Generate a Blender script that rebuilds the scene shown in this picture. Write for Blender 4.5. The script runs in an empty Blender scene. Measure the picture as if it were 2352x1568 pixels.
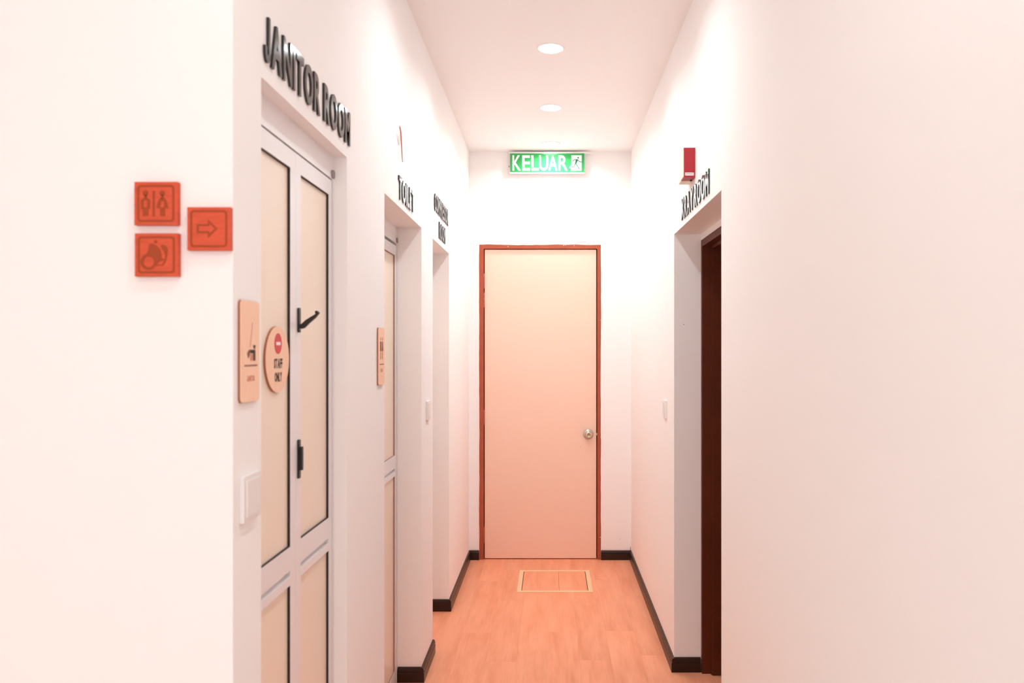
import bpy, bmesh, math, random
from mathutils import Matrix, Vector

# ------------------------------------------------------------------ camera
SC = bpy.context.scene
COL = SC.collection
EYE = 1.482                       # camera height above the floor (m)
F_PX = 1800.0                     # focal length in pixels of the 2352 px wide frame
cam_d = bpy.data.cameras.new('camera')
cam = bpy.data.objects.new('camera', cam_d)
COL.objects.link(cam)
cam.location = (0, 0, EYE)
cam.rotation_euler = (math.pi / 2, 0, 0)
cam_d.sensor_width = 36.0
cam_d.lens = F_PX / 2352.0 * 36.0
cam_d.shift_x = -(1265 - 1176) / 2352.0
cam_d.shift_y = (803 - 784) / 2352.0
cam_d.clip_start = 0.02
cam_d.dof.use_dof = True
cam_d.dof.focus_distance = 5.2
cam_d.dof.aperture_fstop = 5.0
SC.camera = cam

# ------------------------------------------------------------------ world, exposure
world = bpy.data.worlds.new('world')
SC.world = world
world.use_nodes = True
world.node_tree.nodes['Background'].inputs[0].default_value = (1.0, 0.93, 0.9, 1)
world.node_tree.nodes['Background'].inputs[1].default_value = 0.05
SC.view_settings.view_transform = 'Standard'
SC.view_settings.look = 'None'
SC.view_settings.exposure = 2.4
SC.view_settings.gamma = 1.0
SC.view_settings.use_curve_mapping = False
SC.cycles.use_light_tree = False
SC.cycles.diffuse_bounces = 7
SC.cycles.adaptive_threshold = 0.1
SC.cycles.caustics_reflective = False
SC.cycles.caustics_refractive = False
SC.cycles.blur_glossy = 1.0
SC.cycles.max_bounces = 8
LAMP_COLOUR = (0.86, 0.96, 0.98)
LAMP_SPREAD = 152                 # beam angle of the corridor downlights (degrees)
LAMP_WATTS = 1.0                 # light of every corridor downlight
LOBBY_SPREAD, LOBBY_WATTS = 160, 0.78   # the wider downlights of the lobby behind the camera

# daylight behind the lobby window in the wall behind the camera
WIN = (-1.85, 0.15, 0.95, 2.35)   # x0, x1, z0, z1 of the window opening
WIN_Y = -3.0
sky_l = bpy.data.lights.new('window_daylight', 'AREA')
sky_l.shape = 'RECTANGLE'
sky_l.size, sky_l.size_y = WIN[1] - WIN[0], WIN[3] - WIN[2]
sky_l.energy = 11.6
sky_l.color = (0.95, 0.965, 0.97)
sky_o = bpy.data.objects.new('window_daylight', sky_l)
COL.objects.link(sky_o)
sky_o.location = ((WIN[0] + WIN[1]) / 2, WIN_Y - 0.17, (WIN[2] + WIN[3]) / 2)
sky_o.rotation_euler = (math.pi / 2, 0, 0)

# ------------------------------------------------------------------ dimensions (m)
XL, XR, YB = -0.578, 0.569, 5.538
YF = 1.425                        # face of the wall with the wooden signs
CEIL = EYE + 1.40
HEAD = EYE + 0.545                # top of the recessed openings
JAN = (1.5645, 2.223)             # openings in the left wall (near y, far y)
TOI = (2.7236, 3.503)
COM = (3.836, 4.452)
XRY = (2.613, 3.614)
HEAD_X = EYE + 0.532
LOBX, LOBY = -3.0, WIN_Y           # extent of the lobby behind and left of the camera

rng = random.Random(7)

# ------------------------------------------------------------------ materials
MATS = {}


def mat(name, col, rough=0.5, metal=0.0, spec=0.5, bump=0.0, bscale=60.0, var=0.0, vscale=8.0, coat=0.0,
        emit=None, estr=0.0, stretch=None, col2=None):
    m = bpy.data.materials.new(name)
    m.use_nodes = True
    nt = m.node_tree
    b = nt.nodes['Principled BSDF']
    b.inputs['Base Color'].default_value = (*col, 1)
    b.inputs['Roughness'].default_value = rough
    b.inputs['Metallic'].default_value = metal
    b.inputs['Specular IOR Level'].default_value = spec
    b.inputs['Coat Weight'].default_value = coat
    b.inputs['Coat Roughness'].default_value = 0.05
    if emit:
        b.inputs['Emission Color'].default_value = (*emit, 1)
        b.inputs['Emission Strength'].default_value = estr
    if bump or var:
        tc = nt.nodes.new('ShaderNodeTexCoord')
        mp = nt.nodes.new('ShaderNodeMapping')
        nt.links.new(tc.outputs['Object'], mp.inputs['Vector'])
        if stretch:
            mp.inputs['Scale'].default_value = stretch
    if var:
        n = nt.nodes.new('ShaderNodeTexNoise')
        n.inputs['Scale'].default_value = vscale
        n.inputs['Detail'].default_value = 5
        nt.links.new(mp.outputs['Vector'], n.inputs['Vector'])
        r = nt.nodes.new('ShaderNodeValToRGB')
        c2 = col2 or tuple(c * (1 - var) for c in col)
        r.color_ramp.elements[0].color = (*c2, 1)
        r.color_ramp.elements[1].color = (*col, 1)
        r.color_ramp.elements[0].position = 0.3
        r.color_ramp.elements[1].position = 0.6
        nt.links.new(n.outputs['Fac'], r.inputs['Fac'])
        nt.links.new(r.outputs['Color'], b.inputs['Base Color'])
    if bump:
        n2 = nt.nodes.new('ShaderNodeTexNoise')
        n2.inputs['Scale'].default_value = bscale
        n2.inputs['Detail'].default_value = 4
        nt.links.new(mp.outputs['Vector'], n2.inputs['Vector'])
        bp = nt.nodes.new('ShaderNodeBump')
        bp.inputs['Strength'].default_value = bump
        bp.inputs['Distance'].default_value = 0.002
        nt.links.new(n2.outputs['Fac'], bp.inputs['Height'])
        nt.links.new(bp.outputs['Normal'], b.inputs['Normal'])
    MATS[name] = m
    return m



def matte(name, col):
    m = bpy.data.materials.new(name)
    m.use_nodes = True
    nt = m.node_tree
    nt.nodes.remove(nt.nodes['Principled BSDF'])
    d = nt.nodes.new('ShaderNodeBsdfDiffuse')
    d.inputs['Color'].default_value = (*col, 1)
    nt.links.new(d.outputs[0], nt.nodes['Material Output'].inputs['Surface'])
    MATS[name] = m


def glass(name):
    m = bpy.data.materials.new(name)
    m.use_nodes = True
    nt = m.node_tree
    nt.nodes.remove(nt.nodes['Principled BSDF'])
    t = nt.nodes.new('ShaderNodeBsdfTransparent')
    g = nt.nodes.new('ShaderNodeBsdfGlossy')
    g.inputs['Roughness'].default_value = 0.02
    mx = nt.nodes.new('ShaderNodeMixShader')
    mx.inputs[0].default_value = 0.06
    nt.links.new(t.outputs[0], mx.inputs[1])
    nt.links.new(g.outputs[0], mx.inputs[2])
    nt.links.new(mx.outputs[0], nt.nodes['Material Output'].inputs['Surface'])
    MATS[name] = m


glass('window_glass')
matte('wall_paint', (0.932, 0.895, 0.882))
matte('ceiling_paint', (0.932, 0.895, 0.882))
mat('door_laminate', (0.93, 0.635, 0.50), 0.35, var=0.05, vscale=6, stretch=(40, 40, 1.2), spec=0.4)
mat('frame_red', (0.43, 0.092, 0.045), 0.45, spec=0.25, var=0.12, vscale=14)
mat('frame_maroon', (0.11, 0.022, 0.007), 0.45, spec=0.2, var=0.15, vscale=9)
mat('gap_black', (0.012, 0.007, 0.006), 0.8)
mat('baseboard', (0.030, 0.009, 0.004), 0.30, spec=0.3, var=0.25, vscale=10)
mat('alu_white', (0.83, 0.80, 0.81), 0.28, spec=0.5)
mat('panel_cream', (0.90, 0.77, 0.64), 0.35, spec=0.4)
mat('seal_brown', (0.42, 0.24, 0.18), 0.6)
mat('rubber', (0.025, 0.012, 0.008), 0.55)
mat('acrylic_black', (0.012, 0.010, 0.010), 0.07, spec=0.6)
mat('black_metal', (0.010, 0.008, 0.007), 0.4)
mat('wood_red', (0.68, 0.098, 0.044), 0.5, var=0.16, vscale=5, stretch=(6, 40, 6), bump=0.1, spec=0.2)
mat('wood_burn', (0.37, 0.062, 0.018), 0.6, spec=0.2)
mat('wood_pale', (0.96, 0.62, 0.44), 0.5, var=0.06, vscale=8, stretch=(30, 4, 30))
mat('wood_edge', (0.40, 0.13, 0.06), 0.6)
mat('print_dark', (0.035, 0.022, 0.012), 0.6)
mat('print_brown', (0.22, 0.075, 0.045), 0.6)
mat('print_rose', (0.62, 0.24, 0.17), 0.6)
mat('sign_red', (0.65, 0.03, 0.035), 0.4)
mat('sign_white', (0.9, 0.88, 0.88), 0.4)
mat('exit_green', (0.035, 0.40, 0.10), 0.16, spec=0.5)
mat('exit_white', (0.88, 0.90, 0.88), 0.16, spec=0.5)
mat('exit_figure', (0.02, 0.17, 0.075), 0.3, spec=0.3)
mat('plastic_white', (0.84, 0.80, 0.78), 0.35)
mat('plastic_cream', (0.88, 0.78, 0.60), 0.35)
mat('alarm_red', (0.42, 0.010, 0.022), 0.35)
mat('wire_red', (0.42, 0.09, 0.04), 0.5)
mat('steel', (0.62, 0.56, 0.50), 0.25, metal=1.0)
mat('brass', (0.45, 0.35, 0.16), 0.3, metal=1.0)
mat('hatch_frame', (0.90, 0.60, 0.36), 0.45)
mat('grey_plastic', (0.30, 0.24, 0.24), 0.5)
mat('lobby_tile', (0.80, 0.67, 0.60), 0.4)
mat('dirt', (0.28, 0.16, 0.11), 0.9)
mat('lamp_lens', (1, 1, 1), 0.5, emit=LAMP_COLOUR, estr=8.0)
mat('lamp_trim', (0.88, 0.86, 0.86), 0.4)


def floor_material():
    m = mat('floor_vinyl', (0.80, 0.36, 0.21), 0.42, spec=0.35)
    nt = m.node_tree
    b = nt.nodes['Principled BSDF']
    N = nt.nodes.new
    L = nt.links.new
    geo = N('ShaderNodeNewGeometry')
    oi = N('ShaderNodeObjectInfo')
    off = N('ShaderNodeVectorMath'); off.operation = 'SCALE'
    comb = N('ShaderNodeCombineXYZ')
    mul = N('ShaderNodeMath'); mul.operation = 'MULTIPLY'; mul.inputs[1].default_value = 37.0
    L(oi.outputs['Random'], mul.inputs[0]); L(mul.outputs[0], comb.inputs['Y']); L(mul.outputs[0], comb.inputs['Z'])
    add = N('ShaderNodeVectorMath'); add.operation = 'ADD'
    L(geo.outputs['Position'], add.inputs[0]); L(comb.outputs[0], add.inputs[1])
    mp = N('ShaderNodeMapping'); mp.inputs['Scale'].default_value = (16, 2.2, 16)
    L(add.outputs[0], mp.inputs['Vector'])
    n1 = N('ShaderNodeTexNoise'); n1.inputs['Scale'].default_value = 1.0; n1.inputs['Detail'].default_value = 6
    n1.inputs['Roughness'].default_value = 0.6
    L(mp.outputs[0], n1.inputs['Vector'])
    r = N('ShaderNodeValToRGB')
    r.color_ramp.elements[0].position = 0.30; r.color_ramp.elements[0].color = (0.82, 0.30, 0.16, 1)
    r.color_ramp.elements[1].position = 0.62; r.color_ramp.elements[1].color = (0.93, 0.40, 0.235, 1)
    L(n1.outputs['Fac'], r.inputs['Fac'])
    # fine long grain
    mp2 = N('ShaderNodeMapping'); mp2.inputs['Scale'].default_value = (150, 5, 150)
    L(add.outputs[0], mp2.inputs['Vector'])
    n2 = N('ShaderNodeTexNoise'); n2.inputs['Scale'].default_value = 1.0; n2.inputs['Detail'].default_value = 3
    L(mp2.outputs[0], n2.inputs['Vector'])
    r2 = N('ShaderNodeMapRange'); r2.inputs[1].default_value = 0.3; r2.inputs[2].default_value = 0.7
    r2.inputs[3].default_value = 0.95; r2.inputs[4].default_value = 1.03
    L(n2.outputs['Fac'], r2.inputs[0])
    # tone of each plank
    r3 = N('ShaderNodeMapRange'); r3.inputs[3].default_value = 0.965; r3.inputs[4].default_value = 1.03
    L(oi.outputs['Random'], r3.inputs[0])
    mm = N('ShaderNodeMath'); mm.operation = 'MULTIPLY'
    L(r2.outputs[0], mm.inputs[0]); L(r3.outputs[0], mm.inputs[1])
    L(r.outputs['Color'], off.inputs[0]); L(mm.outputs[0], off.inputs['Scale'])
    L(off.outputs[0], b.inputs['Base Color'])


floor_material()


# ------------------------------------------------------------------ mesh helpers
class MB:
    """collects shapes in local coordinates and links them as one mesh object"""

    def __init__(self):
        self.bm = bmesh.new()

    def box(self, x0, x1, y0, y1, z0, z1):
        v = [self.bm.verts.new(p) for p in ((x0, y0, z0), (x1, y0, z0), (x1, y1, z0), (x0, y1, z0),
                                            (x0, y0, z1), (x1, y0, z1), (x1, y1, z1), (x0, y1, z1))]
        for f in ((3, 2, 1, 0), (4, 5, 6, 7), (0, 1, 5, 4), (1, 2, 6, 5), (2, 3, 7, 6), (3, 0, 4, 7)):
            self.bm.faces.new([v[i] for i in f])
        return self

    def prism(self, pts, w0, w1):
        """polygon in (x, y) extruded along z"""
        a = sum(pts[i][0] * pts[(i + 1) % len(pts)][1] - pts[(i + 1) % len(pts)][0] * pts[i][1] for i in range(len(pts)))
        if a < 0:
            pts = pts[::-1]
        lo = [self.bm.verts.new((p[0], p[1], w0)) for p in pts]
        hi = [self.bm.verts.new((p[0], p[1], w1)) for p in pts]
        n = len(pts)
        self.bm.faces.new(lo[::-1])
        self.bm.faces.new(hi)
        for i in range(n):
            j = (i + 1) % n
            self.bm.faces.new((lo[i], lo[j], hi[j], hi[i]))
        return self

    def ring(self, outer, inner, w0, w1):
        n = len(outer)
        q = []
        for w in (w0, w1):
            q.append([self.bm.verts.new((p[0], p[1], w)) for p in outer])
            q.append([self.bm.verts.new((p[0], p[1], w)) for p in inner])
        ol, il, oh, ih = q
        for i in range(n):
            j = (i + 1) % n
            self.bm.faces.new((oh[i], oh[j], ih[j], ih[i]))
            self.bm.faces.new((ol[j], ol[i], il[i], il[j]))
            self.bm.faces.new((ol[i], ol[j], oh[j], oh[i]))
            self.bm.faces.new((il[j], il[i], ih[i], ih[j]))
        return self

    def lathe(self, prof, seg=32, cx=0, cy=0):
        """profile of (radius, z) turned about the local z axis"""
        rings = []
        for r, z in prof:
            if r < 1e-6:
                rings.append([self.bm.verts.new((cx, cy, z))])
            else:
                rings.append([self.bm.verts.new((cx + r * math.cos(2 * math.pi * k / seg),
                                                 cy + r * math.sin(2 * math.pi * k / seg), z)) for k in range(seg)])
        for a, b in zip(rings, rings[1:]):
            for k in range(seg):
                l = (k + 1) % seg
                if len(a) == 1 and len(b) == 1:
                    continue
                if len(a) == 1:
                    self.bm.faces.new((a[0], b[l], b[k]))
                elif len(b) == 1:
                    self.bm.faces.new((a[k], a[l], b[0]))
                else:
                    self.bm.faces.new((a[k], a[l], b[l], b[k]))
        return self

    def tube(self, path, rad, seg=8):
        pts = [Vector(p) for p in path]
        rads = rad if isinstance(rad, (list, tuple)) else [rad] * len(pts)
        prev = None
        for i, p in enumerate(pts):
            d = (pts[min(i + 1, len(pts) - 1)] - pts[max(i - 1, 0)]).normalized()
            a = d.orthogonal().normalized() if prev is None else (pa - d * pa.dot(d)).normalized()
            pa = a
            b = d.cross(a)
            cur = [self.bm.verts.new(p + (a * math.cos(2 * math.pi * k / seg) + b * math.sin(2 * math.pi * k / seg)) * rads[i])
                   for k in range(seg)]
            if prev:
                for k in range(seg):
                    l = (k + 1) % seg
                    self.bm.faces.new((prev[k], prev[l], cur[l], cur[k]))
            else:
                self.bm.faces.new(cur[::-1])
            prev = cur
        self.bm.faces.new(prev)
        return self

    def bevel(self, w, seg=2):
        es = [e for e in self.bm.edges if len(e.link_faces) == 2 and e.calc_face_angle(0) > 0.5]
        bmesh.ops.bevel(self.bm, geom=es, offset=w, segments=seg, affect='EDGES', profile=0.5, clamp_overlap=True)
        return self

    def build(self, name, m, parent=None, smooth=False):
        bmesh.ops.recalc_face_normals(self.bm, faces=self.bm.faces)
        me = bpy.data.meshes.new(name)
        self.bm.to_mesh(me)
        self.bm.free()
        me.materials.append(MATS[m])
        if smooth:
            for p in me.polygons:
                p.use_smooth = True
        o = bpy.data.objects.new(name, me)
        COL.objects.link(o)
        if parent is not None:
            o.parent = parent
        return o


def tag(o, label=None, cat=None, group=None, kind=None):
    if label:
        o['label'] = label
    if cat:
        o['category'] = cat
    if group:
        o['group'] = group
    if kind:
        o['kind'] = kind
    return o


# local frames: x = right, y = up, z = out of the surface, seen by someone facing it
BASIS = {
    'back': (Vector((1, 0, 0)), Vector((0, 0, 1)), Vector((0, -1, 0))),
    'left': (Vector((0, 1, 0)), Vector((0, 0, 1)), Vector((1, 0, 0))),
    'right': (Vector((0, -1, 0)), Vector((0, 0, 1)), Vector((-1, 0, 0))),
    'floor': (Vector((1, 0, 0)), Vector((0, 1, 0)), Vector((0, 0, 1))),
    'ceiling': (Vector((1, 0, 0)), Vector((0, -1, 0)), Vector((0, 0, -1))),
}


def frame_matrix(side, loc):
    r, u, n = BASIS[side]
    m = Matrix((r, u, n)).transposed().to_4x4()
    m.translation = Vector(loc)
    return m


def thing(name, side, loc, label, cat, group=None, kind=None, tilt=0.0):
    o = bpy.data.objects.new(name, None)
    o.empty_display_size = 0.05
    COL.objects.link(o)
    o.matrix_world = frame_matrix(side, loc) @ Matrix.Rotation(tilt, 4, 'X')
    return tag(o, label, cat, group, kind)


# ------------------------------------------------------------------ lettering
_gl = {}


def glyph(ch, bold):
    """outline of a character as mesh data in a unit box: verts, faces, width for a height of 1"""
    k = (ch, bold)
    if ch == 'J' and k not in _gl:
        st, r = 0.13 + bold, 0.24
        out = [(2 * r, 1.0), (2 * r, r)] + [(r + r * math.cos(a), r - r * math.sin(a)) for a in
                                            [math.pi * i / 10 for i in range(1, 10)]] + [(0.0, r), (0.0, r + 0.10)]
        ri = r - st
        inn = [(2 * r - st, 1.0), (2 * r - st, r)] + [(r + ri * math.cos(a), r - ri * math.sin(a)) for a in
                                                      [math.pi * i / 10 for i in range(1, 10)]] + [(st, r), (st, r + 0.10)]
        n = len(out)
        fs = [(i + 1, i, n + i, n + i + 1) for i in range(n - 1)]
        _gl[k] = (out + inn, fs, 2 * r, 1.0)
    if k not in _gl:
        cu = bpy.data.curves.new('glyph', 'FONT')
        cu.body = ch
        cu.size = 1.0
        cu.offset = bold
        cu.resolution_u = 4
        o = bpy.data.objects.new('glyph', cu)
        COL.objects.link(o)
        me = bpy.data.meshes.new_from_object(o)
        vs = [v.co.copy() for v in me.vertices]
        fs = [tuple(p.vertices) for p in me.polygons]
        bpy.data.objects.remove(o)
        bpy.data.meshes.remove(me)
        x0 = min(v.x for v in vs); x1 = max(v.x for v in vs)
        y0 = min(v.y for v in vs); y1 = max(v.y for v in vs)
        _gl[k] = ([((v.x - x0), (v.y - y0)) for v in vs], fs, x1 - x0, y1 - y0)
    return _gl[k]


def add_glyph(mb, ch, x0, x1, y0, y1, z0, z1, bold=0.02, mirror=False):
    vs, fs, w, h = glyph(ch, bold)
    bm = mb.bm
    top = [bm.verts.new((x0 + v[0] / w * (x1 - x0), y0 + v[1] / h * (y1 - y0), z1)) for v in vs]
    bot = [bm.verts.new((v.co.x, v.co.y, z0)) for v in top]
    cnt = {}
    for f in fs:
        try:
            bm.faces.new([top[i] for i in f])
            bm.faces.new([bot[i] for i in reversed(f)])
        except ValueError:
            continue
        for i in range(len(f)):
            e = (f[i], f[(i + 1) % len(f)])
            cnt[e] = cnt.get(e, 0) + 1
    for (a, b) in cnt:
        if (b, a) not in cnt:
            try:
                bm.faces.new((top[b], top[a], bot[a], bot[b]))
            except ValueError:
                pass


def layout(text, width, height, bold, gap=0.16, space=0.42):
    """x extents of every character so that the whole line is width wide"""
    ws, x = [], 0.0
    for ch in text:
        if ch == ' ':
            x += space
            continue
        g = glyph(ch, bold)
        w = g[2] / g[3]
        ws.append((ch, x, x + w))
        x += w + gap
    s = width / ws[-1][2]
    return [(c, a * s, b * s) for c, a, b in ws]


def wall_letters(text, side, loc, width, height, label, bold=0.03, z0=0.0005, z1=0.006, gap=0.16, space=0.42):
    t = thing('raised_lettering', side, loc, label, 'lettering', 'black door signs')
    for ch, a, b in layout(text, width, height, bold, gap, space):
        mb = MB()
        add_glyph(mb, ch, a, b, 0, height, z0, z1, bold)
        mb.build('letter', 'acrylic_black', t)
    return t


def flat_text(parent, name, m, text, x0, x1, y0, y1, z0, z1, bold=0.02, gap=0.16):
    mb = MB()
    for ch, a, b in layout(text, x1 - x0, y1 - y0, bold, gap):
        add_glyph(mb, ch, x0 + a, x0 + b, y0, y1, z0, z1, bold)
    return mb.build(name, m, parent)


def circle(cx, cy, r, n=32, ry=None):
    ry = ry or r
    return [(cx + r * math.cos(2 * math.pi * k / n), cy + ry * math.sin(2 * math.pi * k / n)) for k in range(n)]


def rrect(x0, x1, y0, y1, r, n=5):
    p = []
    for cx, cy, a0 in ((x1 - r, y1 - r, 0), (x0 + r, y1 - r, 90), (x0 + r, y0 + r, 180), (x1 - r, y0 + r, 270)):
        for k in range(n + 1):
            a = math.radians(a0 + 90 * k / n)
            p.append((cx + r * math.cos(a), cy + r * math.sin(a)))
    return p


# ================================================================== THE SETTING
def wall_run(name, axis, face, back, spans, label):
    """a wall along y with openings: spans = (y0, y1, z0) solid above z0"""
    mb = MB()
    for y0, y1, z0, z1 in spans:
        mb.box(min(face, back), max(face, back), y0, y1, z0, z1)
    return tag(mb.build(name, 'wall_paint'), label, 'wall', kind='structure')


TH = 0.30
wall_run('wall_left', 'y', XL, XL - TH, [
    (JAN[0], JAN[1], HEAD, CEIL), (JAN[1], TOI[0], 0, CEIL), (TOI[0], TOI[1], HEAD, CEIL),
    (TOI[1], COM[0], 0, CEIL), (COM[0], COM[1], HEAD, CEIL), (COM[1], YB, 0, CEIL)],
    'white painted corridor wall with three recessed doorways')
wall_run('wall_right', 'y', XR, XR + TH, [
    (LOBY, XRY[0], 0, CEIL), (XRY[0], XRY[1], HEAD_X, CEIL), (XRY[1], YB, 0, CEIL)],
    'long white painted wall with one recessed brown doorway')
mb = MB().box(LOBX, XL, YF, JAN[0], 0, CEIL)
tag(mb.build('wall_front', 'wall_paint'), 'white painted wall face carrying the square red wooden signs', 'wall', kind='structure')

DX0, DX1, DTOP = -0.5046, 0.354, 2.2235            # outer edges of the far door frame
mb = MB()
mb.box(XL - TH, DX0 + 0.006, YB, YB + 0.15, 0, CEIL)
mb.box(DX1 - 0.006, XR + TH, YB, YB + 0.15, 0, CEIL)
mb.box(DX0 + 0.006, DX1 - 0.006, YB, YB + 0.15, DTOP - 0.006, CEIL)
tag(mb.build('wall_back', 'wall_paint'), 'white painted end wall around the pale door', 'wall', kind='structure')

mb = MB().box(LOBX - 0.15, LOBX, LOBY, JAN[0], 0, CEIL)
tag(mb.build('wall_lobby', 'wall_paint'), 'white painted lobby wall far to the side', 'wall', kind='structure')
mb = MB()
mb.box(LOBX - 0.15, WIN[0], LOBY - 0.15, LOBY, 0, CEIL).box(WIN[1], XR + TH, LOBY - 0.15, LOBY, 0, CEIL)
mb.box(WIN[0], WIN[1], LOBY - 0.15, LOBY, 0, WIN[2]).box(WIN[0], WIN[1], LOBY - 0.15, LOBY, WIN[3], CEIL)
tag(mb.build('wall_rear', 'wall_paint'), 'white painted lobby wall behind the viewpoint', 'wall', kind='structure')
win = bpy.data.objects.new('window_1', None)
COL.objects.link(win)
win.location = (0, LOBY, 0)
tag(win, 'wide lobby window behind the viewpoint, outside the picture', 'window', kind='structure')
wm = (WIN[0] + WIN[1]) / 2
mb = MB()
mb.box(WIN[0], WIN[0] + 0.05, -0.10, -0.04, WIN[2], WIN[3]).box(WIN[1] - 0.05, WIN[1], -0.10, -0.04, WIN[2], WIN[3])
mb.box(WIN[0] + 0.05, WIN[1] - 0.05, -0.10, -0.04, WIN[2], WIN[2] + 0.05).box(WIN[0] + 0.05, WIN[1] - 0.05, -0.10, -0.04, WIN[3] - 0.05, WIN[3])
mb.box(wm - 0.025, wm + 0.025, -0.10, -0.04, WIN[2] + 0.05, WIN[3] - 0.05)
mb.build('window_frame', 'alu_white', win)
for xa, xb in ((WIN[0] + 0.05, wm - 0.025), (wm + 0.025, WIN[1] - 0.05)):
    MB().box(xa, xb, -0.073, -0.067, WIN[2] + 0.05, WIN[3] - 0.05).build('pane', 'window_glass', win)

mb = MB().box(LOBX - 0.15, XR + TH, LOBY - 0.15, YB + 0.15, CEIL, CEIL + 0.1)
tag(mb.build('ceiling', 'ceiling_paint'), 'smooth white plaster ceiling with a row of downlights', 'ceiling', kind='structure')

# floor: a slab with separate planks on it in the corridor
mb = MB().box(LOBX - 0.15, XR + TH, LOBY - 0.15, YB + 0.15, -0.1, -0.004)
floor = tag(mb.build('floor', 'floor_vinyl'), 'peach wood look plank floor of the corridor', 'floor', kind='structure')
PW, PL = 0.150, 0.92
mb = MB().box(0, PW - 0.0003, 0, PL - 0.0003, -0.004, 0.0)
plank0 = mb.build('plank', 'floor_vinyl', floor)
used = False
y_lo = YF - 0.02
for i in range(-6, 5):
    x = i * PW - 0.012
    y = y_lo - rng.random() * PL * 0.9
    while y < YB + 0.02:
        ya, yb = max(y, y_lo), y + PL
        y += PL
        o = plank0 if not used else plank0.copy()
        if used:
            COL.objects.link(o)
            o.parent = floor
        used = True
        o.location = (x, ya, 0)
        yb = min(yb, YB + 0.1)
        o.scale = (1, (yb - ya) / PL, 1)
# pale tiles in the lobby, where the camera stands
TS = 0.6
tile0 = MB().box(0.0015, TS - 0.0015, 0.0015, TS - 0.0015, -0.004, 0.0005).build('tile', 'lobby_tile', floor)
first = True
for i in range(6):
    for j in range(8):
        x, y = XR - (i + 1) * TS + 0.001, YF - 0.02 - (j + 1) * TS
        o = tile0 if first else tile0.copy()
        if not first:
            COL.objects.link(o)
            o.parent = floor
        first = False
        o.location = (x, y, 0)


# baseboards ---------------------------------------------------------
BBH, BBT = 0.066, 0.014
PROFILE = [(0, 0), (BBT, 0), (BBT, 0.041), (BBT - 0.003, 0.0435), (BBT - 0.003, 0.048), (BBT - 0.0005, 0.0495),
           (BBT - 0.002, 0.058), (BBT - 0.006, 0.064), (0, BBH)]


def baseboard(name, start, end, normal, label):
    s, e, n = Vector(start), Vector(end), Vector(normal)
    mb = MB()
    a = [mb.bm.verts.new(s + n * p[0] + Vector((0, 0, p[1]))) for p in PROFILE]
    b = [mb.bm.verts.new(e + n * p[0] + Vector((0, 0, p[1]))) for p in PROFILE]
    k = len(PROFILE)
    for i in range(k):
        j = (i + 1) % k
        mb.bm.faces.new((a[i], a[j], b[j], b[i]))
    mb.bm.faces.new(a[::-1])
    mb.bm.faces.new(b)
    return tag(mb.build(name, 'baseboard'), label, 'baseboard', kind='structure')


baseboard('baseboard_back', (XL, YB, 0), (DX0 - 0.001, YB, 0), (0, -1, 0), 'short dark brown baseboard left of the pale end door')
baseboard('baseboard_back', (DX1 + 0.001, YB, 0), (XR, YB, 0), (0, -1, 0), 'short dark brown baseboard right of the pale end door')
baseboard('baseboard_right', (XR, XRY[1] - BBT, 0), (XR, YB, 0), (-1, 0, 0), 'long dark brown baseboard along the corridor past the brown doorway')
baseboard('baseboard_right', (XR, XRY[1], 0), (0.690, XRY[1], 0), (0, -1, 0), 'dark brown baseboard inside the brown doorway recess')
baseboard('baseboard_right', (XR, LOBY, 0), (XR, XRY[0], 0), (-1, 0, 0), 'dark brown baseboard along the near right wall')
baseboard('baseboard_left', (XL, COM[1] - BBT, 0), (XL, YB, 0), (1, 0, 0), 'dark brown baseboard between the last left recess and the end wall')
baseboard('baseboard_left', (XL, COM[1], 0), (XL - 0.105, COM[1], 0), (0, -1, 0), 'dark brown baseboard inside the last left recess')
baseboard('baseboard_left', (XL, TOI[1] - BBT, 0), (XL, COM[0], 0), (1, 0, 0), 'short dark brown baseboard between the toilet and compressor recesses')
baseboard('baseboard_left', (XL, TOI[1], 0), (XL - 0.105, TOI[1], 0), (0, -1, 0), 'dark brown baseboard inside the toilet recess')
baseboard('baseboard_left', (XL, JAN[1], 0), (XL, TOI[0], 0), (1, 0, 0), 'dark brown baseboard between the janitor and toilet doors')
baseboard('baseboard_front', (LOBX, YF, 0), (XL, YF, 0), (0, -1, 0), 'dark brown baseboard under the wooden signs')


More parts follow.
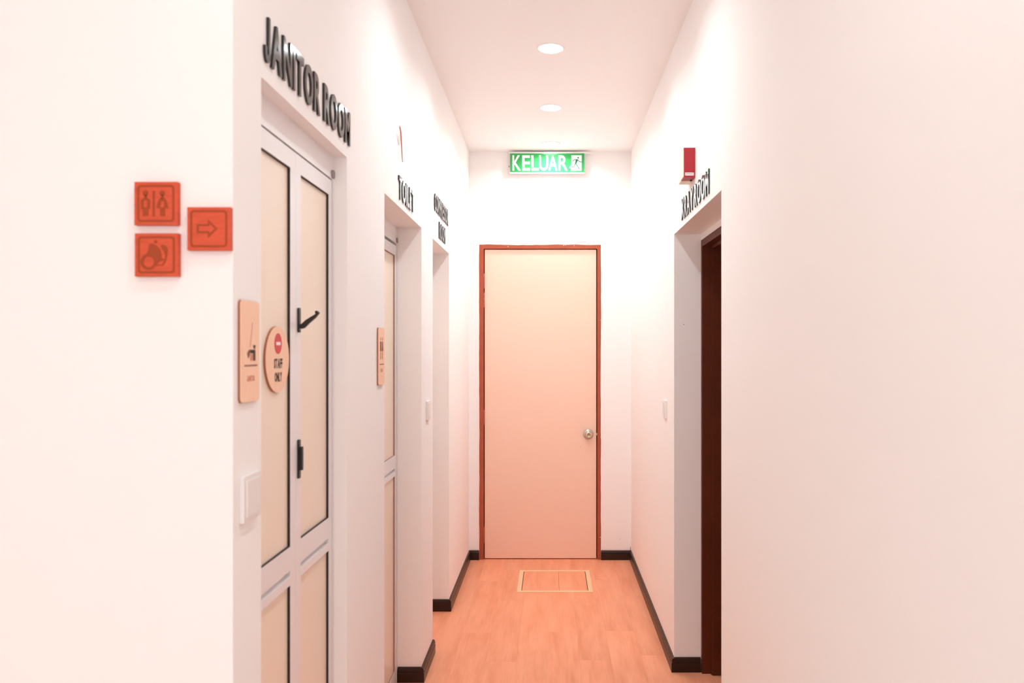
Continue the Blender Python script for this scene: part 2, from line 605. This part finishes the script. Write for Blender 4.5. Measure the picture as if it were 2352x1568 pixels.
# ================================================================== DOORS
def bifold_door(name, y0, y1, face_x, top, header, label, detail=False):
    """white aluminium two leaf folding door; local x along the wall, z towards the corridor"""
    t = thing(name, 'left', (face_x, y0, 0), label, 'door', kind='structure')
    W = y1 - y0
    jamb = 0.016
    hb = top - header                                 # underside of the header
    mb = MB()
    mb.box(0.0005, jamb, 0, top, -0.05, 0.0)
    mb.box(W - jamb, W - 0.0005, 0, top, -0.05, 0.0)
    mb.box(jamb, W - jamb, hb, top, -0.05, 0.0)
    fr = mb.bevel(0.0012, 1).build('door_frame', 'alu_white', t)
    mb = MB().box(jamb, W - jamb, 0.0, hb, -0.052, -0.045)
    mb.build('backing', 'gap_black', t)
    # pivot block at the far end of the header
    mb = MB().prism(rrect(W - jamb - 0.016, W - jamb + 0.010, hb + 0.003, hb + 0.025, 0.007, 4), 0.0, 0.004)
    mb.build('pivot_block', 'grey_plastic', fr)
    lw = (W - 2 * jamb - 0.006) / 2
    for k in range(2):
        x0 = jamb + 0.003 + k * lw
        x1 = x0 + lw - 0.0008
        z0, z1 = -0.034, -0.002
        lt, lb = hb - (0.004 if detail else 0.011), 0.012
        leaf = bpy.data.objects.new('door_leaf', None)
        COL.objects.link(leaf)
        leaf.parent = t
        st = 0.038
        gx0, gx1 = x0 + st, x1 - st * (0.72 if k == 1 else 1.0)
        gt = lt - 0.044
        gb = EYE - 0.466
        for a, b in ((x0, gx0), (gx1, x1)):
            MB().box(a, b, lb, lt, z0, z1).bevel(0.002, 2).build('stile', 'alu_white', leaf)
        MB().box(gx0, gx1, gt, lt, z0, z1).bevel(0.001, 1).build('rail', 'alu_white', leaf)
        MB().box(gx0, gx1, gb - 0.056, gb, z0, z1).bevel(0.001, 1).build('rail', 'alu_white', leaf)
        MB().box(gx0, gx1, gb - 0.070, gb - 0.056, z0, z1 - 0.012).build('groove_strip', 'alu_white', leaf)
        MB().box(gx0, gx1, gb - 0.090, gb - 0.070, z0, z1 + 0.001).bevel(0.004, 3).build('rail', 'alu_white', leaf)
        MB().box(gx0, gx1, lb, lb + 0.05, z0, z1).bevel(0.001, 1).build('rail', 'alu_white', leaf)
        for ya, yb in ((gb, gt), (lb + 0.05, gb - 0.090)):
            MB().box(gx0, gx1, ya, yb, z0 + 0.008, z1 - 0.007).build('panel', 'panel_cream', leaf)
            g = 0.0016
            mb = MB().ring([(gx0, ya), (gx1, ya), (gx1, yb), (gx0, yb)],
                           [(gx0 + g, ya + g), (gx1 - g, ya + g), (gx1 - g, yb - g), (gx0 + g, yb - g)], z1 - 0.0075, z1 - 0.0012)
            mb.build('gasket', 'rubber' if detail else 'seal_brown', leaf)
        if detail and k == 1:
            hx = x0 + 0.014
            # hook shaped lever on a slim plate
            hy = EYE + 0.072
            pl = MB().prism(rrect(hx - 0.004, hx + 0.010, hy - 0.030, hy + 0.030, 0.004, 3), z1, z1 + 0.0045).bevel(0.0008, 1)
            pl = pl.build('handle_plate', 'black_metal', t)
            mb = MB()
            prof = [(0.004, -0.019), (0.010, -0.021), (0.017, -0.019), (0.030, -0.006), (0.044, 0.006), (0.052, 0.016),
                    (0.053, 0.019), (0.047, 0.0235), (0.043, 0.0215), (0.044, 0.015), (0.034, 0.009), (0.020, 0.000),
                    (0.010, -0.009), (0.004, -0.010)]
            lev = MB().prism(prof, 0, 0.009).bevel(0.0012, 1)
            lo = lev.build('lever', 'black_metal', pl)
            # profile plane: outward (z) and up (y)
            lo.matrix_local = Matrix(((0, 0, 1, hx - 0.0015), (0, 1, 0, hy), (1, 0, 0, z1 - 0.001), (0, 0, 0, 1)))
            ly = EYE - 0.266
            pl2 = MB().prism(rrect(hx - 0.005, hx + 0.010, ly - 0.047, ly + 0.047, 0.003, 3), z1, z1 + 0.0045).build('lock_plate', 'black_metal', t)
            MB().box(hx - 0.002, hx + 0.008, ly - 0.027, ly + 0.030, z1 + 0.0045, z1 + 0.0115).bevel(0.001, 1).build('pull_grip', 'black_metal', pl2)
    return t


bifold_door('door_1', JAN[0], JAN[1], -0.614, HEAD, 0.066,
            'white aluminium folding door with cream panels under the janitor lettering', detail=True)
bifold_door('door_2', TOI[0], TOI[1], -0.685, EYE + 0.512, 0.040,
            'white aluminium folding door deep in the toilet recess')
bifold_door('door_3', COM[0], COM[1], -0.685, EYE + 0.512, 0.040,
            'white folding door hidden in the last left recess')
# plaster strips over the deeper doors belong to the wall
for (a, b) in (TOI, COM):
    mb = MB().box(XL - TH, -0.6855, a, b, EYE + 0.512, HEAD)
    tag(mb.build('trim_1' if a == TOI[0] else 'trim_2', 'wall_paint'),
        'plaster strip above the %s recess door' % ('toilet' if a == TOI[0] else 'last left'), 'trim', kind='structure')

# brown timber door of the x-ray room ----------------------------------
t = thing('door_4', 'right', (0.693, XRY[1], 0), 'dark maroon timber door and frame in the right hand recess', 'door', kind='structure')
W = XRY[1] - XRY[0]
ft = EYE + 0.504
mb = MB()
# jambs: a face board and a deeper stop on each side
mb.box(0.0005, 0.028, 0, ft, -0.039, 0)
mb.box(0.0005, 0.042, 0, ft - 0.032, -0.11, -0.039)
mb.box(W - 0.028, W - 0.0005, 0, ft, -0.039, 0)
mb.box(W - 0.042, W - 0.0005, 0, ft - 0.032, -0.11, -0.039)
mb.box(0.028, W - 0.028, ft - 0.032, ft, -0.039, 0)
mb.box(0.0005, W - 0.0005, ft - 0.046, ft, -0.11, -0.039)
mb.bevel(0.0015, 1).build('door_frame', 'frame_maroon', t)
lf = MB().box(0.044, W - 0.044, 0.006, ft - 0.048, -0.15, -0.108).build('door_leaf', 'frame_maroon', t)
mb = MB().lathe([(0.0, 0.058), (0.018, 0.057), (0.027, 0.045), (0.024, 0.03), (0.012, 0.02), (0.012, 0.008), (0.033, 0.006), (0.034, 0.0)], 24)
kn = mb.build('door_knob', 'steel', lf, True)
kn.location = (W - 0.11, 0.98, -0.108)
mb = MB().box(XR + 0.1245, XR + TH, XRY[0], XRY[1], ft, HEAD_X)
tag(mb.build('trim_3', 'wall_paint'), 'plaster strip above the maroon door frame', 'trim', kind='structure')

# pale door at the end of the corridor ---------------------------------
t = thing('door_5', 'back', (0, YB, 0), 'pale wood laminate door in a rough red painted frame at the corridor end', 'door', kind='structure')


def wobble(p0, p1, n, amp):
    out = []
    d = Vector((p1[0] - p0[0], p1[1] - p0[1]))
    nrm = Vector((-d.y, d.x)).normalized()
    off = 0.0
    for k in range(n):
        off = 0.72 * off + rng.uniform(-amp, amp)
        q = Vector(p0) + d * (k / n) + nrm * off
        out.append((q.x, q.y))
    return out


ix0, ix1, itop = -0.4735, 0.3290, 2.1955
pts = ([(DX0, 0)] + wobble((DX0, 0.03), (DX0, DTOP), 60, 0.0011) + wobble((DX0, DTOP), (DX1, DTOP), 34, 0.0015)
       + wobble((DX1, DTOP), (DX1, 0.03), 60, 0.0010) + [(DX1, 0)])
mb = MB().prism(pts + [(ix1, 0), (ix1, itop), (ix0, itop), (ix0, 0)], -0.085, 0.003)
fr = mb.build('door_frame', 'frame_red', t)
MB().box(ix0, ix1, 0, itop, -0.095, -0.085).build('backing', 'gap_black', t)
# door stop behind the leaf
lx0, lx1 = ix0 + 0.0060, ix1 - 0.0070
leaf = MB().box(lx0, lx1, 0.007, itop - 0.005, -0.052, -0.010).bevel(0.0008, 1).build('door_leaf', 'door_laminate', t)


def hinge(yc, ln, chips):
    h = MB().box(ix0 - 0.004, ix0 + 0.0055, yc - ln / 2, yc + ln / 2, -0.012, -0.001).bevel(0.0012, 1).build('hinge', 'frame_red', t)
    pin = MB()
    pin.tube([(ix0 + 0.002, yc - ln / 2 - 0.003, -0.001), (ix0 + 0.002, yc + ln / 2 + 0.003, -0.001)], 0.0032, 8)
    pin.build('hinge_pin', 'frame_red', h)
    for c in chips:
        MB().prism(circle(ix0 + 0.002, yc + c, 0.0028, 7, 0.004), -0.001, 0.0032).build('screw', 'brass', h)
    return h


hinge(EYE + (803 - 645) / 325, 0.10, (0.045, 0.034))
hinge(EYE + (803 - 689) / 325, 0.10, (0.04, 0.008))
hinge(EYE + (803 - 958) / 325, 0.10, ())
hinge(EYE + (803 - 1228) / 325, 0.105, ())
# knob
kx, ky = (1351.5 - 1265) / 325, EYE + (803 - 997) / 325
mb = MB().lathe([(0.036, 0.0), (0.0355, 0.004), (0.030, 0.008), (0.013, 0.011), (0.013, 0.024), (0.022, 0.034),
                 (0.027, 0.044), (0.0265, 0.052), (0.020, 0.060), (0.0115, 0.0625), (0.0105, 0.060)], 36)
kn = mb.build('door_knob', 'steel', leaf, True)
kn.location = (kx, ky, -0.010)
cyl = MB().lathe([(0.0108, 0.0), (0.0108, 0.0605), (0.0085, 0.0615), (0.008, 0.0600), (0.0, 0.0600)], 24).build('key_cylinder', 'brass', leaf, True)
cyl.location = (kx, ky, -0.010)
MB().box(lx1 + 0.0002, ix1 - 0.0003, ky - 0.008, ky + 0.008, -0.03, -0.012).build('latch_bolt', 'brass', leaf)
mb = MB().prism(circle((1333 - 1265) / 325, EYE + (803 - 1026) / 325, 0.0022, 8), -0.0101, -0.0097)
mb.build('screw_hole', 'dirt', leaf)
# pale blobs of plaster spilt on the frame
for (px, py, r) in ((1167, 566, .0028), (1295, 563.5, .003), (1299, 563.5, .0026), (1319, 564, .0025), (1380, 735, .003),
                    (1380, 1003, .003), (1379, 1233, .003), (1381, 1280, .004)):
    MB().prism(circle((px - 1265) / 325, EYE + (803 - py) / 325, r, 7, r * 0.8), 0.002, 0.0037).build('plaster_fleck', 'wall_paint', fr)

# ================================================================== CEILING LIGHTS
LIGHT_Y = [5.327, 4.532, 3.64, 2.75]
lamp_spots = [(0.0, y) for y in LIGHT_Y] + [(0.0, 0.9), (0.0, -0.2)]
dl_labels = {
    0: 'round recessed downlight just in front of the green exit sign',
    1: 'round recessed downlight in the middle of the visible row',
    2: 'largest round recessed downlight, nearest of the visible row',
}


def downlight(watts, spread):
    o = bpy.data.objects.new('ceiling_downlight', None)
    COL.objects.link(o)
    o.matrix_world = frame_matrix('ceiling', (0, 0, CEIL))
    MB().lathe([(0.052, 0.0), (0.0525, 0.002), (0.060, 0.0042), (0.066, 0.003), (0.067, 0.0)], 40).build('trim_ring', 'lamp_trim', o, True)
    MB().prism(circle(0, 0, 0.053, 28), 0.0004, 0.0018).build('lens', 'lamp_lens', o)
    la = bpy.data.lights.new('lamp', 'AREA')
    la.shape = 'DISK'
    la.size = 0.104
    la.spread = math.radians(spread)
    la.energy = watts
    la.color = LAMP_COLOUR
    lo = bpy.data.objects.new('lamp', la)
    COL.objects.link(lo)
    lo.parent = o
    lo.matrix_local = Matrix.Translation((0, 0, 0.0035)) @ Matrix.Rotation(math.pi, 4, 'X')
    return o


first_of = {}
for i, (x, y) in enumerate(lamp_spots):
    kind = 'corridor' if y > YF else 'lobby'
    if kind not in first_of:
        o = first_of[kind] = downlight(LAMP_WATTS, LAMP_SPREAD) if kind == 'corridor' else downlight(LOBBY_WATTS, LOBBY_SPREAD)
    else:
        o = first_of[kind].copy()
        COL.objects.link(o)
        for ch in list(first_of[kind].children):
            c = ch.copy()
            COL.objects.link(c)
            c.parent = o
    o.location = (x, y, CEIL)
    if i in dl_labels:
        tag(o, dl_labels[i], 'ceiling light', 'downlights')
    elif kind == 'corridor':
        tag(o, 'round recessed downlight outside the picture, level with the %s door' % ('toilet' if y > 2.3 else 'janitor'),
            'ceiling light', 'downlights')
    else:
        tag(o, 'round recessed downlight in the lobby ceiling, the one %s the corridor mouth' % ('next to' if y > 0.5 else 'farther from'),
            'ceiling light', 'downlights of the lobby')

# ================================================================== EXIT SIGN
ey = YB - 0.040
es = F_PX / ey                     # pixels per metre at the face
ex0, ex1 = (1171 - 1265) / es, (1342.5 - 1265) / es
ez0, ez1 = EYE + (803 - 398) / es, EYE + (803 - 349) / es
t = thing('exit_sign', 'back', ((ex0 + ex1) / 2, ey, (ez0 + ez1) / 2),
          'green illuminated box sign reading KELUAR with running figure above the end door', 'sign', tilt=math.radians(4.0))
ew, eh = ex1 - ex0, ez1 - ez0
MB().box(-ew / 2, ew / 2, -eh / 2, eh / 2, -0.026, 0.0).bevel(0.002, 2).build('housing', 'plastic_white', t)
sx = ew / (2250 - 105)             # zoomed-crop units to metres


def ux(u): return (u - 1177.5) * sx


ytop, ybot = eh / 2 - 0.0105, -eh / 2 + 0.010


def vy(v): return ytop - (v - 150) / (685 - 150) * (ytop - ybot)


MB().box(ux(112), ux(2245), vy(685), vy(150), 0.0, 0.0012).build('green_face', 'exit_green', t)
for ch, a, b in (('K', 180, 425), ('E', 460, 688), ('L', 718, 940), ('U', 945, 1208), ('A', 1212, 1472), ('R', 1498, 1772)):
    mb = MB()
    add_glyph(mb, ch, ux(a), ux(b), vy(647), vy(205), 0.0012, 0.0018, 0.018)
    mb.build('letter', 'exit_white', t)
doorway = [(1872, 205), (2168, 205), (2168, 400), (2165, 650), (1850, 650), (1868, 600), (1840, 570), (1815, 580), (1822, 530), (1868, 490)]
MB().prism([(ux(a), vy(b)) for a, b in doorway], 0.0012, 0.0018).build('pictogram_panel', 'exit_white', t)
mb = MB()
mb.prism([(ux(a), vy(b)) for a, b in circle(2068, 277, 22, 14)], 0.0018, 0.0023)


def limb(mbx, pts, wd, z0=0.0018, z1=0.0023, fx=ux, fy=vy):
    for p, q in zip(pts, pts[1:]):
        d = Vector((q[0] - p[0], q[1] - p[1])).normalized()
        n = Vector((-d.y, d.x)) * wd / 2
        mbx.prism([(fx(p[0] + n.x), fy(p[1] + n.y)), (fx(q[0] + n.x), fy(q[1] + n.y)),
                   (fx(q[0] - n.x), fy(q[1] - n.y)), (fx(p[0] - n.x), fy(p[1] - n.y))], z0, z1)


limb(mb, [(1912, 388), (1948, 330), (2050, 328)], 19)
limb(mb, [(2050, 330), (2110, 396), (2168, 400)], 19)
mb.prism([(ux(a), vy(b)) for a, b in ((2000, 325), (2070, 330), (2012, 450), (1975, 440))], 0.0018, 0.0023)
limb(mb, [(1985, 435), (1950, 540), (1868, 540)], 20)
limb(mb, [(1998, 440), (2050, 520), (2108, 608)], 20)
mb.build('running_figure', 'exit_figure', t)
MB().box(ew / 2 - 0.004, ew / 2 + 0.045, eh / 2 - 0.010, eh / 2 + 0.002, -0.026, -0.004).build('mounting_bracket', 'plastic_white', t)

# ================================================================== DOOR LETTERING
wall_letters('JANITOR ROOM', 'left', (XL, 1.572, EYE + 0.580), 0.668, 0.095, 'black raised letters reading JANITOR ROOM over the nearest folding door')
wall_letters('TOILET', 'left', (XL, 2.962, EYE + 0.572), 0.325, 0.088, 'black raised letters reading TOILET over the middle left recess')
wall_letters('COMPRESSOR', 'left', (XL, 3.872, EYE + 0.690), 0.512, 0.088, 'black raised letters reading COMPRESSOR, upper line over the last left recess')
wall_letters('ROOM', 'left', (XL, 4.035, EYE + 0.573), 0.225, 0.086, 'black raised letters reading ROOM, lower line over the last left recess')
wall_letters('XRAY ROOM', 'right', (XR, 3.388, EYE + 0.558), 0.586, 0.090, 'black raised letters reading XRAY ROOM over the maroon doorway', space=0.2)

# ================================================================== RED WOODEN SIGNS
SPX = F_PX / (YF - 0.012)          # pixels per metre on the sign faces


def red_sign(px, py, size_px, name, label):
    s = size_px / SPX
    t = thing(name, 'back', ((px - 1265) / SPX, YF, EYE + (803 - py) / SPX), label, 'sign', 'square red wooden signs')
    h = s / 2
    MB().box(-h, h, -h, h, 0.0005, 0.012).bevel(0.0018, 2).build('board', 'wood_red', t)
    a, b = h * 0.86, h * 0.765
    MB().ring(rrect(-a, a, -a, a, 0.006), rrect(-b, b, -b, b, 0.004), 0.0120, 0.0124).build('border_line', 'wood_burn', t)
    return t, h


Z0, Z1 = 0.0120, 0.0124
t, h = red_sign(358, 467, 99, 'restroom_sign', 'square red wooden sign with man and woman figures, uppermost of the three')
u = h / 46.0                       # one photo pixel on this sign


def person(cx, dress):
    hd = MB()
    hd.prism(circle(cx, 22 * u, 6 * u, 16), Z0, Z1)
    hd.prism([(cx - 3 * u, 18 * u), (cx + 3 * u, 18 * u), (cx + 3 * u, 10 * u), (cx - 3 * u, 10 * u)], Z0, Z1)
    hd.build('figure_head', 'wood_burn', t)
    if dress:
        out = [(-4, 11), (4, 11), (8, 8), (13, -9), (10, -11), (6, -10), (6, -27), (-5, -27), (-5, -10), (-9, -11), (-13, -8), (-8, 8)]
        hole = [(-2.5, 5), (2.5, 5), (3, 2), (3.6, -8), (3.2, -8.2), (2, -8.3), (1, -8.3), (-1, -8.3), (-2, -8.3), (-3.2, -8.2), (-4.4, -8), (-3, 2)]
    else:
        out = [(-4, 11), (4, 11), (10, 8), (10, -10), (8, -12), (6, -12), (6, -27), (-6, -27), (-6, -12), (-9, -12), (-10, -10), (-10, 8)]
        hole = [(-2.5, 6), (2.5, 6), (4, 4), (4, -5), (3, -7), (2, -8), (1, -8.5), (-1, -8.5), (-2, -8), (-3, -7), (-4, -5), (-4, 4)]
    MB().ring([(cx + p[0] * u, p[1] * u) for p in out], [(cx + p[0] * u, p[1] * u) for p in hole], Z0, Z1).build('figure_body', 'wood_burn', t)


person(-22 * u, False)
person(14 * u, True)
MB().box(-7 * u, -2 * u, -28 * u, 27 * u, Z0, Z1).build('divider_line', 'wood_burn', t)

t, h = red_sign(479.5, 525, 99, 'arrow_sign', 'square red wooden sign with an arrow pointing right, nearest the wall corner')
u = h / 48.0
ar = [(-27, 10), (-2, 10), (-2, 21), (20, 0), (-2, -21), (-2, -10), (-27, -10)]
ai = [(-22, 5.5), (1.5, 5.5), (1.5, 11), (13.5, 0), (1.5, -11), (1.5, -5.5), (-22, -5.5)]
MB().ring([(p[0] * u, p[1] * u) for p in ar], [(p[0] * u, p[1] * u) for p in ai], Z0, Z1).build('arrow', 'wood_burn', t)

t, h = red_sign(359, 585, 99, 'facility_sign', 'square red wooden sign with a ring shaped pictogram, lowest of the three')
u = h / 46.0


def q(pts):                        # zoomed-crop units (origin at the board centre) to metres
    return [((a - 840) / 14.26 * u, -(b - 795) / 14.26 * u) for a, b in pts]


MB().ring(q(circle(600, 1010, 240, 28)), q(circle(610, 1010, 165, 28)), Z0, Z1 + 0.0003).build('pictogram_ring', 'wood_burn', t)
MB().prism(q([(630, 470), (720, 450), (850, 520), (960, 620), (1000, 760), (1010, 890), (1090, 940), (1040, 980), (950, 990), (880, 1060),
              (820, 1060), (800, 960), (700, 850), (560, 840), (520, 800), (600, 650)]), Z0, Z1).build('pictogram_body', 'wood_burn', t)
MB().prism(q([(960, 520), (1040, 480), (1150, 530), (1200, 620), (1190, 740), (1150, 960), (1060, 1130), (780, 1140), (790, 1080), (1010, 1090),
              (1090, 940), (1110, 800), (1060, 690)]), Z0, Z1 - 0.0002).build('pictogram_arm', 'wood_burn', t)
MB().prism(q(circle(820, 395, 55, 10)), Z0, Z1).build('pictogram_dot', 'wood_burn', t)


# ================================================================== PALE WOODEN PLAQUES
def plaque(y0, zc, label, name):
    w, hh = 0.092, 0.192
    t = thing(name, 'left', (XL, y0 + w / 2, zc), label, 'sign', 'pale wooden door plaques')
    mb = MB().prism(rrect(-w / 2, w / 2, -hh / 2, hh / 2, 0.009), 0.0004, 0.0045)
    mb.build('plaque_edge', 'wood_edge', t)
    MB().prism(rrect(-w / 2 + 0.0003, w / 2 - 0.0003, -hh / 2 + 0.0003, hh / 2 - 0.0003, 0.009), 0.0045, 0.0060).bevel(0.0006, 1).build('plaque_face', 'wood_pale', t)
    MB().box(-0.030, 0.034, -0.0285, -0.0255, 0.0060, 0.0064).build('rule_line', 'print_brown', t)
    return t


PZ0, PZ1 = 0.0060, 0.0064
t = plaque(1.447, EYE - 0.003, 'pale wooden plaque with broom and bucket pictogram beside the nearest folding door', 'janitor_plaque')
mb = MB()
limb(mb, [(0.010, 0.055), (-0.002, 0.008)], 0.0024, PZ0, PZ1, lambda a: a, lambda b: b)
mb.build('broom_handle', 'print_rose', t)
MB().prism([(-0.010, 0.002), (0.000, 0.004), (-0.006, -0.009), (-0.012, -0.014), (-0.017, -0.004)], PZ0, PZ1).build('broom_head', 'print_brown', t)
MB().prism([(0.012, 0.012), (0.026, 0.012), (0.021, 0.004), (0.017, 0.004)], PZ0, PZ1).build('sprayer', 'print_dark', t)
mb = MB().box(-0.001, 0.024, -0.004, 0.003, PZ0, PZ1).box(0.014, 0.024, -0.018, -0.004, PZ0, PZ1)
mb.build('bucket', 'print_dark', t)
MB().box(-0.002, 0.013, -0.018, -0.005, PZ0, PZ1).build('bucket_front', 'print_rose', t)
flat_text(t, 'lettering', 'print_rose', 'JANITOR', -0.017, 0.020, -0.057, -0.046, PZ0, PZ1, 0.01)

t = plaque(2.604, EYE - 0.022, 'pale wooden plaque with two standing figures beside the toilet recess', 'toilet_plaque')
for cx, dr in ((-0.014, False), (0.014, True)):
    mb = MB().prism(circle(cx, 0.058, 0.006, 14), PZ0, PZ1)
    mb.build('figure_head', 'print_rose', t)
    if dr:
        pts = [(-.007, .05), (.007, .05), (.012, .018), (-.012, .018)]
    else:
        pts = [(-.010, .05), (.010, .05), (.010, .018), (-.010, .018)]
    MB().prism([(cx + a, b) for a, b in pts], PZ0, PZ1).build('figure_body', 'print_brown', t)
    mb = MB()
    mb.box(cx - 0.006, cx - 0.001, -0.010, 0.018, PZ0, PZ1).box(cx + 0.001, cx + 0.006, -0.010, 0.018, PZ0, PZ1)
    mb.build('figure_legs', 'print_rose', t)
flat_text(t, 'lettering', 'print_rose', 'TOILET', -0.020, 0.020, -0.053, -0.042, PZ0, PZ1, 0.01)

# round staff only plaque on the near leaf ------------------------------
xg = -0.614 - 0.009
yc = -xg * F_PX / (1265 - 637) - 0.014
t = thing('staff_only_plaque', 'left', (xg, yc, EYE - 0.022), 'round pale wooden plaque with red no entry mark and STAFF ONLY on the folding door', 'sign')
MB().prism(circle(0, 0, 0.0745, 56), 0.0002, 0.0050).build('plaque_edge', 'wood_edge', t)
MB().prism(circle(0, 0, 0.0743, 56), 0.0050, 0.0066).build('plaque_face', 'wood_pale', t)
MB().prism(circle(0.000, 0.036, 0.0235, 32), 0.0066, 0.0072).build('no_entry_disc', 'sign_red', t)
MB().box(-0.013, 0.013, 0.0325, 0.0395, 0.0072, 0.0076).build('no_entry_bar', 'sign_white', t)
flat_text(t, 'lettering', 'print_dark', 'STAFF', -0.026, 0.028, -0.020, 0.002, 0.0066, 0.0071, 0.036, 0.14)
flat_text(t, 'lettering', 'print_dark', 'ONLY', -0.022, 0.024, -0.050, -0.029, 0.0066, 0.0071, 0.036, 0.14)


# ================================================================== SWITCHES
def switch(side, x, y, z, label):
    t = thing('light_switch', side, (x, y, z), label, 'light switch', 'white square light switches')
    MB().box(-0.043, 0.043, -0.043, 0.043, 0.0003, 0.009).bevel(0.002, 2).build('plate', 'plastic_white', t)
    MB().prism([(-0.031, -0.034), (0.031, -0.034), (0.031, 0.034), (-0.031, 0.034)], 0.009, 0.0112).bevel(0.001, 1).build('rocker', 'plastic_white', t)
    return t


switch('left', XL, 1.497, 1.202, 'white square switch plate below the broom plaque')
switch('left', XL, 3.668, 1.200, 'white square switch plate between the toilet and compressor recesses')
switch('right', XR, 3.880, 1.188, 'white square switch plate on the right wall past the maroon doorway')

# ================================================================== ALARM BOX
t = thing('alarm_box', 'right', (XR, 3.222, EYE + 0.6785), 'small red and cream alarm box above the XRAY ROOM letters', 'alarm')
MB().box(0, 0.068, 0, 0.1165, 0.0005, 0.045).bevel(0.002, 2).build('cream_housing', 'plastic_cream', t)
body = MB().box(0.0685, 0.138, 0, 0.1165, 0.0005, 0.045).bevel(0.003, 2).build('red_housing', 'alarm_red', t)
MB().box(0.004, 0.134, 0.004, 0.1125, 0.045, 0.0462).build('front_sheen', 'plastic_cream', t)  # cream layer paints in the white wall's reflection on the glossy front
lb = MB().box(0.138, 0.1384, 0.007, 0.0185, 0.006, 0.0405).build('label_sticker', 'sign_white', body)
mb = MB()
for k in range(9):
    a = 0.0085 + k * 0.0034
    mb.box(0.1384, 0.1386, 0.0115 + 0.0006 * (k % 2), 0.0150, a, a + 0.0022)
mb.build('label_print', 'alarm_red', lb)
MB().lathe([(0.0, -0.004), (0.004, -0.004), (0.004, 0.0)], 12).build('cable_gland', 'gap_black', body).matrix_local = \
    Matrix(((1, 0, 0, 0.085), (0, 0, 1, 0.0), (0, 1, 0, 0.008), (0, 0, 0, 1)))

# ================================================================== HANGING CABLE
t = thing('cable_stub', 'left', (XL, 2.975, EYE + 0.815), 'thin red cable hanging from a round white wall cover above TOILET', 'cable')
MB().lathe([(0.0, 0.004), (0.034, 0.0035), (0.038, 0.0003)], 32).build('wall_cover', 'plastic_white', t, True)
pts = [(0.0, 0.036, 0.002), (0.0, 0.028, 0.006), (0.0, 0.01, 0.009), (0.002, -0.02, 0.010), (0.006, -0.05, 0.011), (0.010, -0.078, 0.012), (0.014, -0.10, 0.0125)]
MB().tube(pts, [0.0014, 0.0022, 0.0026, 0.0024, 0.002, 0.0018, 0.0012], 8).build('wire', 'wire_red', t, True)

# ================================================================== FLOOR HATCH
hz0, hz1 = 4.789, 5.262
hx0, hx1 = -0.2075, 0.258
t = thing('floor_hatch', 'floor', ((hx0 + hx1) / 2, (hz0 + hz1) / 2, 0), 'square floor access hatch with a pale metal rim in front of the end door', 'hatch')
a, b = (hx1 - hx0) / 2, (hz1 - hz0) / 2
r = 0.027
MB().ring([(-a, -b), (a, -b), (a, b), (-a, b)], [(-a + r, -b + r), (a - r, -b + r), (a - r, b - r), (-a + r, b - r)], 0.0002, 0.0030).bevel(0.0006, 1).build('rim', 'hatch_frame', t)
MB().box(-a + r, a - r, -b + r, b - r, 0.0001, 0.0006).build('gap', 'gap_black', t)
sp = (1283.6 - 1265) / 1800 * 5.01 - (hx0 + hx1) / 2
for xa, xb in ((-a + r + 0.004, sp - 0.0006), (sp + 0.0006, a - r - 0.004)):
    MB().box(xa, xb, -b + r + 0.001, b - r - 0.001, 0.0006, 0.0022).build('lid_plank', 'floor_vinyl', t)

# ================================================================== SMALL MARKS ON THE WALLS
wb = bpy.data.objects['wall_back']
wr = bpy.data.objects['wall_right']


def back_mark(pts, th=0.0006):
    o = MB().prism([((a - 1265) / 325, EYE + (803 - b) / 325) for a, b in pts], 0.0, th).build('plaster_mark', 'dirt', wb)
    o.matrix_local = frame_matrix('back', (0, YB, 0))


back_mark([(1320, 559.2), (1334, 556.0), (1349, 554.6), (1349, 555.2), (1334, 556.8), (1320, 559.9)])
back_mark(circle(1351.5, 559.2, 0.9, 7))
back_mark([(1364.2, 553.5), (1365, 553.5), (1365.2, 558), (1364.6, 558)])
back_mark(circle(1169.5, 382, 1.1, 8, 2.0))
back_mark(circle(1394.5, 1264, 1.0, 6))
back_mark([(1385, 1266.3), (1400, 1265.2), (1418, 1265.4), (1436, 1265.0), (1436, 1266.2), (1385, 1267.0)])
back_mark([(1447.6, 1256), (1448.6, 1254), (1449.0, 1266), (1447.4, 1266)])
back_mark(circle(1424, 1237.5, 0.7, 6))
back_mark(circle(1098.5, 1224, 0.7, 6))
o = MB().prism(circle((1571 - 1265) * XRY[1] / F_PX, EYE + (803 - 745) * XRY[1] / F_PX, 0.0022, 8), 0.0, 0.0006).build('nail_hole', 'dirt', wr)
o.matrix_local = frame_matrix('back', (0, XRY[1], 0))

bpy.context.view_layer.update()
